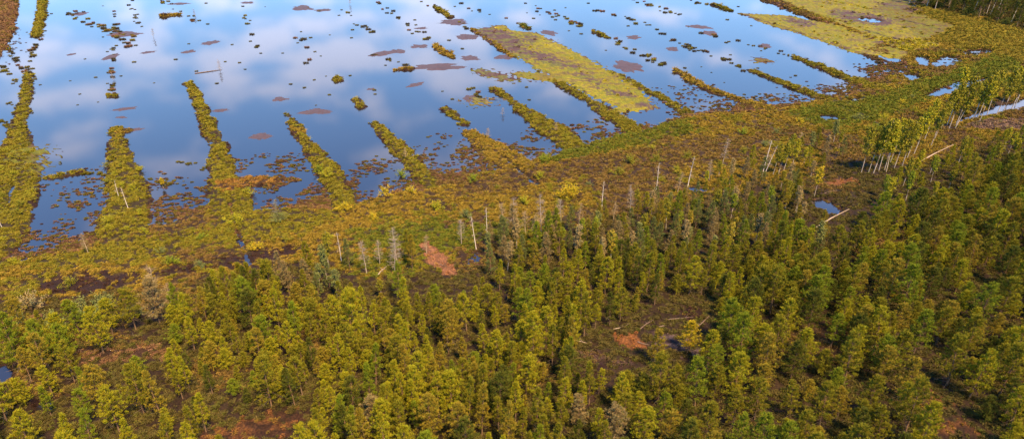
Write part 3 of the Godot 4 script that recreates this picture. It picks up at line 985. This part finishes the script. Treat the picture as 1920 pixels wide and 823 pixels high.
	stand([[1560, 380], [1700, 330], [1900, 250], [2050, 240], [2050, 300], [1760, 390], [1640, 430]], 2.8, 3.0, 6.0, ["olive", "fresh green", "yellow-green"], ["young_pine_tree", "birch_tree"])
	# scrub on the shore and on the ridges
	stand([[0, 560], [0, 500], [240, 450], [430, 415], [640, 400], [820, 360], [1000, 330], [1260, 270], [1500, 230], [1700, 180], [1900, 120], [1900, 210], [1600, 260], [1300, 330], [1000, 400], [700, 440], [400, 510]], 6.5, 0.7, 1.9, ["olive", "yellow-green", "fresh green", "olive", "golden", "grey-green"], ["willow_bush"], 130)
	stand([[190, 300], [270, 300], [280, 440], [180, 440]], 4.0, 0.6, 1.5, ["olive", "yellow-green"], ["willow_bush"], 12)
	stand([[0, 280], [60, 280], [70, 440], [0, 460]], 4.0, 0.6, 1.5, ["olive", "yellow-green"], ["willow_bush"], 12)
	print("trees ", trees.size())
	raise_trees()

func raise_trees() -> void:
	var forms := {"pine_tree": [], "broad_pine_tree": [], "young_pine_tree": [], "birch_tree": [], "dead_tree": [], "willow_bush": []}
	var odd := RandomNumberGenerator.new()
	odd.seed = 9
	for k in 11:
		forms.pine_tree.append(make_pine(100 + k, odd.randf_range(0.85, 1.25), odd.randf_range(0.14, 0.40), 0.9, odd.randf_range(0.6, 1.0)))
		forms.broad_pine_tree.append(make_pine(200 + k, odd.randf_range(1.5, 2.1), odd.randf_range(0.1, 0.28), odd.randf_range(0.8, 0.95), odd.randf_range(0.45, 0.85)))
	for k in 5:
		forms.young_pine_tree.append(make_pine(300 + k, odd.randf_range(0.95, 1.4), odd.randf_range(0.06, 0.2), 0.85, odd.randf_range(0.7, 1.1)))
		forms.birch_tree.append(make_birch(400 + k, odd.randf_range(0.55, 0.85), odd.randf_range(0.3, 0.46), 1250))
		forms.dead_tree.append(make_dead(500 + k, odd.randf_range(0.5, 0.8), 16))
	for k in 5:
		forms.dead_tree.append(make_dead(520 + k, odd.randf_range(0.8, 1.2), 70))
	for k in 3:
		forms.willow_bush.append(make_bush(600 + k))
	var pieces := {}
	for kind in forms:
		pieces[kind] = []
		for f in forms[kind]:
			var meshes := {}
			for n in ["trunk", "crown", "twigs"]:
				if f.has(n):
					meshes[n] = f[n].made()
			meshes.limbs = f.get("limbs", []).map(func(l): return l.made())
			pieces[kind].append(meshes)
	var leaf := {}
	for h in HUES:
		leaf[h] = matte(h + " foliage", HUES[h].linear_to_srgb(), 0.75, true)
	var bark := {"pine": matte("pine bark", lin(0.16, 0.10, 0.055), 0.9), "birch": matte("birch bark", lin(0.38, 0.32, 0.24), 0.8), "bush": matte("willow stem", lin(0.10, 0.07, 0.045), 0.9), "twig": matte("dry twigs", lin(0.17, 0.125, 0.08), 0.9)}
	var bleached := {"white": matte("bleached wood", lin(0.58, 0.50, 0.40), 0.85), "grey": matte("grey wood", lin(0.33, 0.27, 0.20), 0.85), "tan": matte("tan wood", lin(0.36, 0.27, 0.16), 0.85), "grey-green": matte("lichen wood", lin(0.22, 0.21, 0.13), 0.85)}
	var brittle := {"white": matte("pale twigs", lin(0.30, 0.24, 0.17), 0.9), "grey": matte("grey twigs", lin(0.25, 0.20, 0.145), 0.9), "tan": matte("tan twigs", lin(0.28, 0.20, 0.10), 0.9), "grey-green": matte("lichen twigs", lin(0.19, 0.18, 0.10), 0.9)}
	# the largest 300 of each kind stand by themselves
	var by_kind := {}
	for t in trees:
		t.seen = seen_at(Vector3(t.x, 0, t.z))
		t.head = seen_at(Vector3(t.x, t.tall, t.z))
		t.size = t.seen.y - t.head.y
		if t.head.y > 822.0 or t.seen.x < -70.0 or t.seen.x > 1990.0:
			t.size *= 0.1
		if not by_kind.has(t.kind):
			by_kind[t.kind] = []
		by_kind[t.kind].append(t)
	var words := {"pine_tree": "slender bog pine", "broad_pine_tree": "broad bushy pine", "young_pine_tree": "young pine", "birch_tree": "birch", "dead_tree": "dead tree", "willow_bush": "round willow bush"}
	var groups := {"pine_tree": "slender pines of the wood", "broad_pine_tree": "broad pines of the wood", "young_pine_tree": "young pines behind the shore", "birch_tree": "birches of the bog", "dead_tree": "dead bleached trees", "willow_bush": "bushes of the bog"}
	for kind in by_kind:
		var list: Array = by_kind[kind]
		list.sort_custom(func(a, b): return a.size > b.size)
		var alone: Array = list.slice(0, 298)
		var rest: Array = list.slice(298)
		# rows across the picture, counted from its bottom edge, then along each row
		alone.sort_custom(func(a, b): return a.seen.y > b.seen.y)
		var row_size := 24
		for r in range(0, alone.size(), row_size):
			var row: Array = alone.slice(r, r + row_size)
			row.sort_custom(func(a, b): return a.seen.x < b.seen.x)
			for k in row.size():
				var t: Dictionary = row[k]
				var which := "%s from left in the %s such row from the bottom" % [ordinal(k + 1), ordinal(r / row_size + 1)]
				if kind == "willow_bush":
					which = "%s from left in the %s such row from the bottom" % [ordinal(k + 1), ordinal(r / row_size + 1)]
				var label := "%s %s, %s" % [t.hue, words[kind], which]
				var o := thing(kind, label, "bush" if kind == "willow_bush" else "tree", groups[kind])
				place_tree(o, t)
				var v: int = t.variant % pieces[kind].size()
				if kind == "dead_tree":
					v = t.variant % 5 + (0 if t.hue == "white" else 5)
				var m: Dictionary = pieces[kind][v]
				match kind:
					"dead_tree":
						part("trunk", m.trunk, bleached[t.hue], o)
						for limb in m.limbs:
							part("branch", limb, brittle[t.hue], o)
						if m.limbs.is_empty():
							part("bare_branches", m.twigs, brittle[t.hue], o)
					"birch_tree":
						part("trunk", m.trunk, bark.birch, o)
						part("crown", m.crown, leaf[t.hue], o)
					"willow_bush":
						part("stem", m.trunk, bark.bush, o)
						part("crown", m.crown, leaf[t.hue], o)
					_:
						part("trunk", m.trunk, bark.pine, o)
						part("crown", m.crown, leaf[t.hue], o)
						part("dry_branches", m.twigs, bark.twig, o)
		if rest.size() > 0:
			var mesh := ArrayMesh.new()
			forms[kind][0].trunk.add_to(mesh)
			forms[kind][0].crown.add_to(mesh)
			var plain := matte("foliage of the far wood", Color(1, 1, 1), 0.75, true)
			var places := []
			for t in rest:
				var o := Node3D.new()
				place_tree(o, t)
				places.append([o.transform, HUES[t.hue]])
				o.free()
			scatter(kind + "_forest", "the smaller " + words[kind] + "s that fill the wood", "forest", mesh, plain, places)
			print(kind, " rest ", rest.size())

func place_tree(o: Node3D, t: Dictionary) -> void:
	var k: float = t.tall / (2.0 if t.kind == "willow_bush" else 6.0)
	var stout := lerpf(k, 1.0, 0.3) * (1.12 if t.kind == "broad_pine_tree" else 1.0)
	var b := Basis(Vector3(0, 0, 1), -t.lean) * Basis(Vector3.UP, t.yaw)
	o.transform = Transform3D(b * Basis.from_scale(Vector3(stout, k, stout)), Vector3(t.x, maxf(height(t.x, t.z), -0.25) - 0.04, t.z))

# ------------------------------------------------------------------ things in the water
func make_mat(sd: int, half_x: float, half_z: float) -> ArrayMesh:
	rng.seed = sd
	var f := FastNoiseLite.new()
	f.seed = sd
	f.frequency = 0.9
	f.fractal_octaves = 3
	var s := Shape.new()
	var around := 40
	var rings := [0.0, 0.35, 0.65, 0.85, 1.0]
	var pts := []
	for r in rings.size():
		var line := []
		for k in around:
			var a := TAU * k / around
			var stretch := 1.0 + 0.55 * f.get_noise_2d(cos(a) * 0.9 + sd, sin(a) * 0.9)
			var q: float = rings[r] * stretch
			var p := Vector3(cos(a) * half_x * q, 0, sin(a) * half_z * q)
			p.y = -0.05 + 0.10 * (1.0 - rings[r] * rings[r]) + 0.035 * f.get_noise_2d(p.x * 1.5, p.z * 1.5)
			line.append(p)
		pts.append(line)
	for r in rings.size() - 1:
		for k in around:
			var j := (k + 1) % around
			var c := shade_of(0.22)
			s.quad(pts[r][k], pts[r][j], pts[r + 1][j], pts[r + 1][k], c)
	return s.made()

func float_things() -> void:
	var wet := matte("wet peat", lin(0.058, 0.036, 0.033), 0.6)
	# u, v, length, height in the photograph, turn
	var k := 0
	for a in [
		[146, 26, 34, 6, 0.0], [233, 64, 64, 9, 0.0], [207, 106, 19, 12, 0.0], [393, 80, 30, 9, 0.1], [352, 97, 24, 7, 0.1], [131, 102, 15, 5, 0.0], [275, 98, 20, 6, 0.4], [568, 15, 36, 10, -0.3], [605, 19, 34, 5, -0.2], [524, 186, 32, 8, -0.2], [592, 209, 56, 11, 0.0], [486, 256, 48, 11, -0.1], [413, 207, 38, 6, -0.1], [233, 204, 40, 6, -0.3], [252, 243, 36, 5, -0.2], [226, 220, 26, 4, 0.1],
		[335, 7, 40, 4, 0.0], [464, 5, 26, 4, 0.2], [851, 41, 54, 10, -0.2], [875, 69, 46, 11, -0.2], [790, 53, 24, 5, 0.0], [720, 100, 32, 14, 0.5], [747, 96, 24, 10, -0.4], [817, 126, 110, 11, -0.1], [880, 109, 34, 10, -0.3], [786, 87, 36, 7, 0.0], [1030, 61, 30, 10, -0.1], [1179, 125, 62, 20, -0.2], [778, 159, 20, 12, 0.4], [696, 167, 17, 4, -0.2], [881, 184, 28, 14, 0.1], [1330, 62, 34, 8, 0.1], [1434, 86, 26, 8, 0.2], [1312, 50, 50, 7, 0.3], [1190, 70, 30, 9, 0.3], [1260, 92, 26, 8, 0.1], [1090, 160, 20, 6, 0.3], [944, 107, 34, 10, 0.1],
	]:
		k += 1
		var g := ground(a[0], a[1])
		var pm := per_metre(a[1])
		var long: float = a[2] * 0.5 / pm
		var deep: float = a[3] * 0.5 / pm / sin(atan(EYE / -g.y))
		var where := "nearest the far edge of the flooded field" if a[1] < 40 else "in the open water"
		var label := "flat brown peat raft in the water, %s from the left of the rafts" % "%s"
		var o := MeshInstance3D.new()
		o.name = numbered("peat_raft")
		o.mesh = make_mat(700 + k, long * 1.3, deep * 1.4)
		o.material_override = wet
		o.position = Vector3(g.x, 0.0, g.y)
		o.rotation.y = -a[4] * 1.6
		o.set_meta("order", a[0])
		tag(o, label, "peat raft", "rafts of floating peat")
		add_child(o)
	var rafts := get_children().filter(func(c): return c.has_meta("order"))
	rafts.sort_custom(func(p, q): return p.get_meta("order") < q.get_meta("order"))
	for n in rafts.size():
		rafts[n].set_meta("label", rafts[n].get_meta("label") % ordinal(n + 1))
	# sedge islets along the drowned ridges
	var leaf := {"olive": matte("islet sedge", OLIVE.linear_to_srgb(), 0.9, true), "dark": matte("islet peat", lin(0.045, 0.038, 0.018), 0.9, true), "russet": matte("islet heath", RUSSET.linear_to_srgb(), 0.9, true)}
	var soil := matte("islet soil", lin(0.03, 0.02, 0.012), 0.9)
	var tops := []
	for q in 4:
		tops.append(make_tussock(800 + q, 1.0, 0.5, 90))
	var base := make_mat(850, 0.5, 0.5)
	rng.seed = 515
	var spots := []
	for l in [
		[[66, 68], [52, 140], 16], [[213, 20], [207, 178], 34], [[120, 20], [190, 60], 14], [[165, 40], [260, 75], 26], [[300, 0], [370, 40], 14], [[240, 0], [260, 50], 14], [[705, 0], [815, 84], 22], [[790, 0], [890, 56], 12], [[850, 8], [985, 48], 10], [[985, 5], [1116, 60], 20], [[1035, 25], [1110, 58], 10], [[1140, 71], [1272, 134], 26], [[1110, 15], [1230, 50], 18], [[1190, 0], [1280, 30], 16], [[1280, 0], [1340, 10], 10], [[1280, 80], [1408, 132], 20], [[1320, 60], [1482, 104], 16], [[1230, 60], [1300, 95], 12], [[1455, 10], [1610, 48], 24], [[1540, 0], [1640, 20], 14], [[0, 70], [60, 150], 26], [[0, 225], [50, 262], 14], [[140, 20], [250, 90], 22], [[0, 120], [40, 175], 18], [[15, 190], [40, 225], 14], [[100, 325], [200, 325], 16], [[250, 330], [330, 345], 14], [[640, 20], [700, 60], 12], [[455, 5], [480, 90], 10], [[560, 60], [580, 120], 8], [[690, 95], [780, 130], 8], [[880, 165], [940, 210], 10], [[1000, 60], [1040, 80], 5], [[1480, 105], [1600, 150], 14], [[1690, 105], [1860, 100], 26], [[1640, 115], [1740, 145], 26], [[330, 300], [400, 320], 10], [[520, 290], [560, 320], 10],
	]:
		for n in l[2]:
			var f := rng.randf()
			spots.append([lerpf(l[0][0], l[1][0], f) + rng.randfn(0.0, 4.0), lerpf(l[0][1], l[1][1], f) + rng.randfn(0.0, 2.0), rng.randf_range(0.35, 0.95)])
	for n in 110:
		spots.append([rng.randf_range(0, 1500), rng.randf_range(0, 200), rng.randf_range(0.25, 0.6)])
	var keep := []
	for s in spots:
		var g := ground(s[0], s[1])
		if height(g.x, g.y) < -0.05:
			keep.append([s[0], s[1], s[2] * clampf(-g.y / 150.0, 0.8, 1.5), g])
	keep.sort_custom(func(p, q): return p[2] > q[2])
	var small := []
	var alone := keep.slice(0, 240)
	for s in keep.slice(240):
		small.append([Transform3D(Basis(Vector3.UP, rng.randf() * TAU).scaled(Vector3.ONE * s[2]), Vector3(s[3].x, 0.0, s[3].y)), OLIVE * 0.6])
	alone.sort_custom(func(p, q): return p[1] < q[1])
	for r in range(0, alone.size(), 30):
		var row: Array = alone.slice(r, r + 30)
		row.sort_custom(func(p, q): return p[0] < q[0])
		for n in row.size():
			var s: Array = row[n]
			var look: String = ["olive", "dark", "dark", "russet"][rng.randi() % 4]
			var o := thing("sedge_islet", "%s sedge islet, %s from left in the %s band of water from the top" % [look, ordinal(n + 1), ordinal(r / 30 + 1)], "islet", "sedge islets in the flooded field")
			o.position = Vector3(s[3].x, 0.0, s[3].y)
			o.rotation.y = rng.randf() * TAU
			o.scale = Vector3(s[2], s[2], s[2] * rng.randf_range(0.6, 1.0))
			part("soil", base, soil, o)
			part("sedge", tops[rng.randi() % 4], leaf[look], o)
	scatter("floating_weeds", "tiny scattered tufts of sedge in the flooded field", "weeds", tops[0], matte("small tufts", Color(1, 1, 1), 0.9, true), small)
	# fallen stems
	var pale := matte("fallen wood", lin(0.26, 0.20, 0.14), 0.85)
	var dull := matte("sodden wood", lin(0.13, 0.09, 0.065), 0.7)
	for a in [
		[[364, 138], [415, 131], 0.12, dull, "dark log lying in the water below the bare standing stick"], [[1530, 432], [1592, 398], 0.13, pale, "pale fallen trunk beside the muddy pool among the pines"], [[1718, 312], [1788, 276], 0.14, pale, "long pale fallen trunk behind the birches on the bank"], [[706, 524], [726, 505], 0.09, pale, "short pale leaning stem left of the orange peat strip"], [[1296, 628], [1330, 598], 0.10, dull, "thin fallen trunk slanting across the muddy clearing"], [[1690, 240], [1745, 238], 0.10, pale, "bleached log at the foot of the white birches"], [[278, 600], [308, 578], 0.08, pale, "grey fallen stem under the big tan dead tree"], [[1706, 85], [1716, 83], 0.12, pale, "short white stump lying on the golden moss"], [[1196, 646], [1216, 652], 0.09, dull, "dark stick beside the orange peat in the clearing"], [[1080, 645], [1106, 650], 0.07, pale, "small pale stem at the edge of the clearing"], [[1236, 618], [1262, 612], 0.08, dull, "dull brown stem lying at the top of the muddy clearing"], [[1250, 604], [1300, 600], 0.08, dull, "dark trunk lying in the shade above the muddy clearing"], [[1200, 622], [1226, 606], 0.06, dull, "thin brown branch slanting above the orange peat"], [[1150, 622], [1172, 618], 0.06, pale, "short pale stick left of the orange peat in the clearing"], [[820, 500], [838, 505], 0.05, dull, "dark stick lying on the orange peat strip"], [[236, 640], [262, 634], 0.06, pale, "pale branch on the russet heath in the open left part"], [[1546, 366], [1570, 362], 0.07, dull, "dark branch above the muddy pool among the pines"],
	]:
		var p := ground(a[0][0], a[0][1])
		var q := ground(a[1][0], a[1][1])
		var s := Shape.new()
		rng.seed = int(a[0][0])
		var hp: float = maxf(height(p.x, p.y), 0.0) + a[2] * 0.6
		var hq: float = maxf(height(q.x, q.y), 0.0) + a[2] * 0.6
		var from := Vector3(0, hp, 0)
		var to := Vector3(q.x - p.x, hq, q.y - p.y)
		var mid := from.lerp(to, 0.5) + Vector3(rng.randf_range(-0.15, 0.15), 0.03, rng.randf_range(-0.15, 0.15))
		s.tube(from, mid, a[2], a[2] * 0.8, 8, Color(1, 1, 1))
		s.tube(mid, to, a[2] * 0.8, a[2] * 0.4, 8, Color(0.9, 0.88, 0.85))
		var o := thing("fallen_log", a[4], "log")
		o.position = Vector3(p.x, 0, p.y)
		part("stem", s.made(), a[3], o)
		var twig := Shape.new()
		for n in 5:
			var root := from.lerp(to, rng.randf_range(0.3, 0.95))
			twig.tube(root, root + (wobble(1.0) + Vector3.UP * 0.6).normalized() * rng.randf_range(0.3, 0.8), 0.03, 0.01, 4, Color(0.9, 0.9, 0.9))
		part("branch_stub", twig.made(), a[3], o)
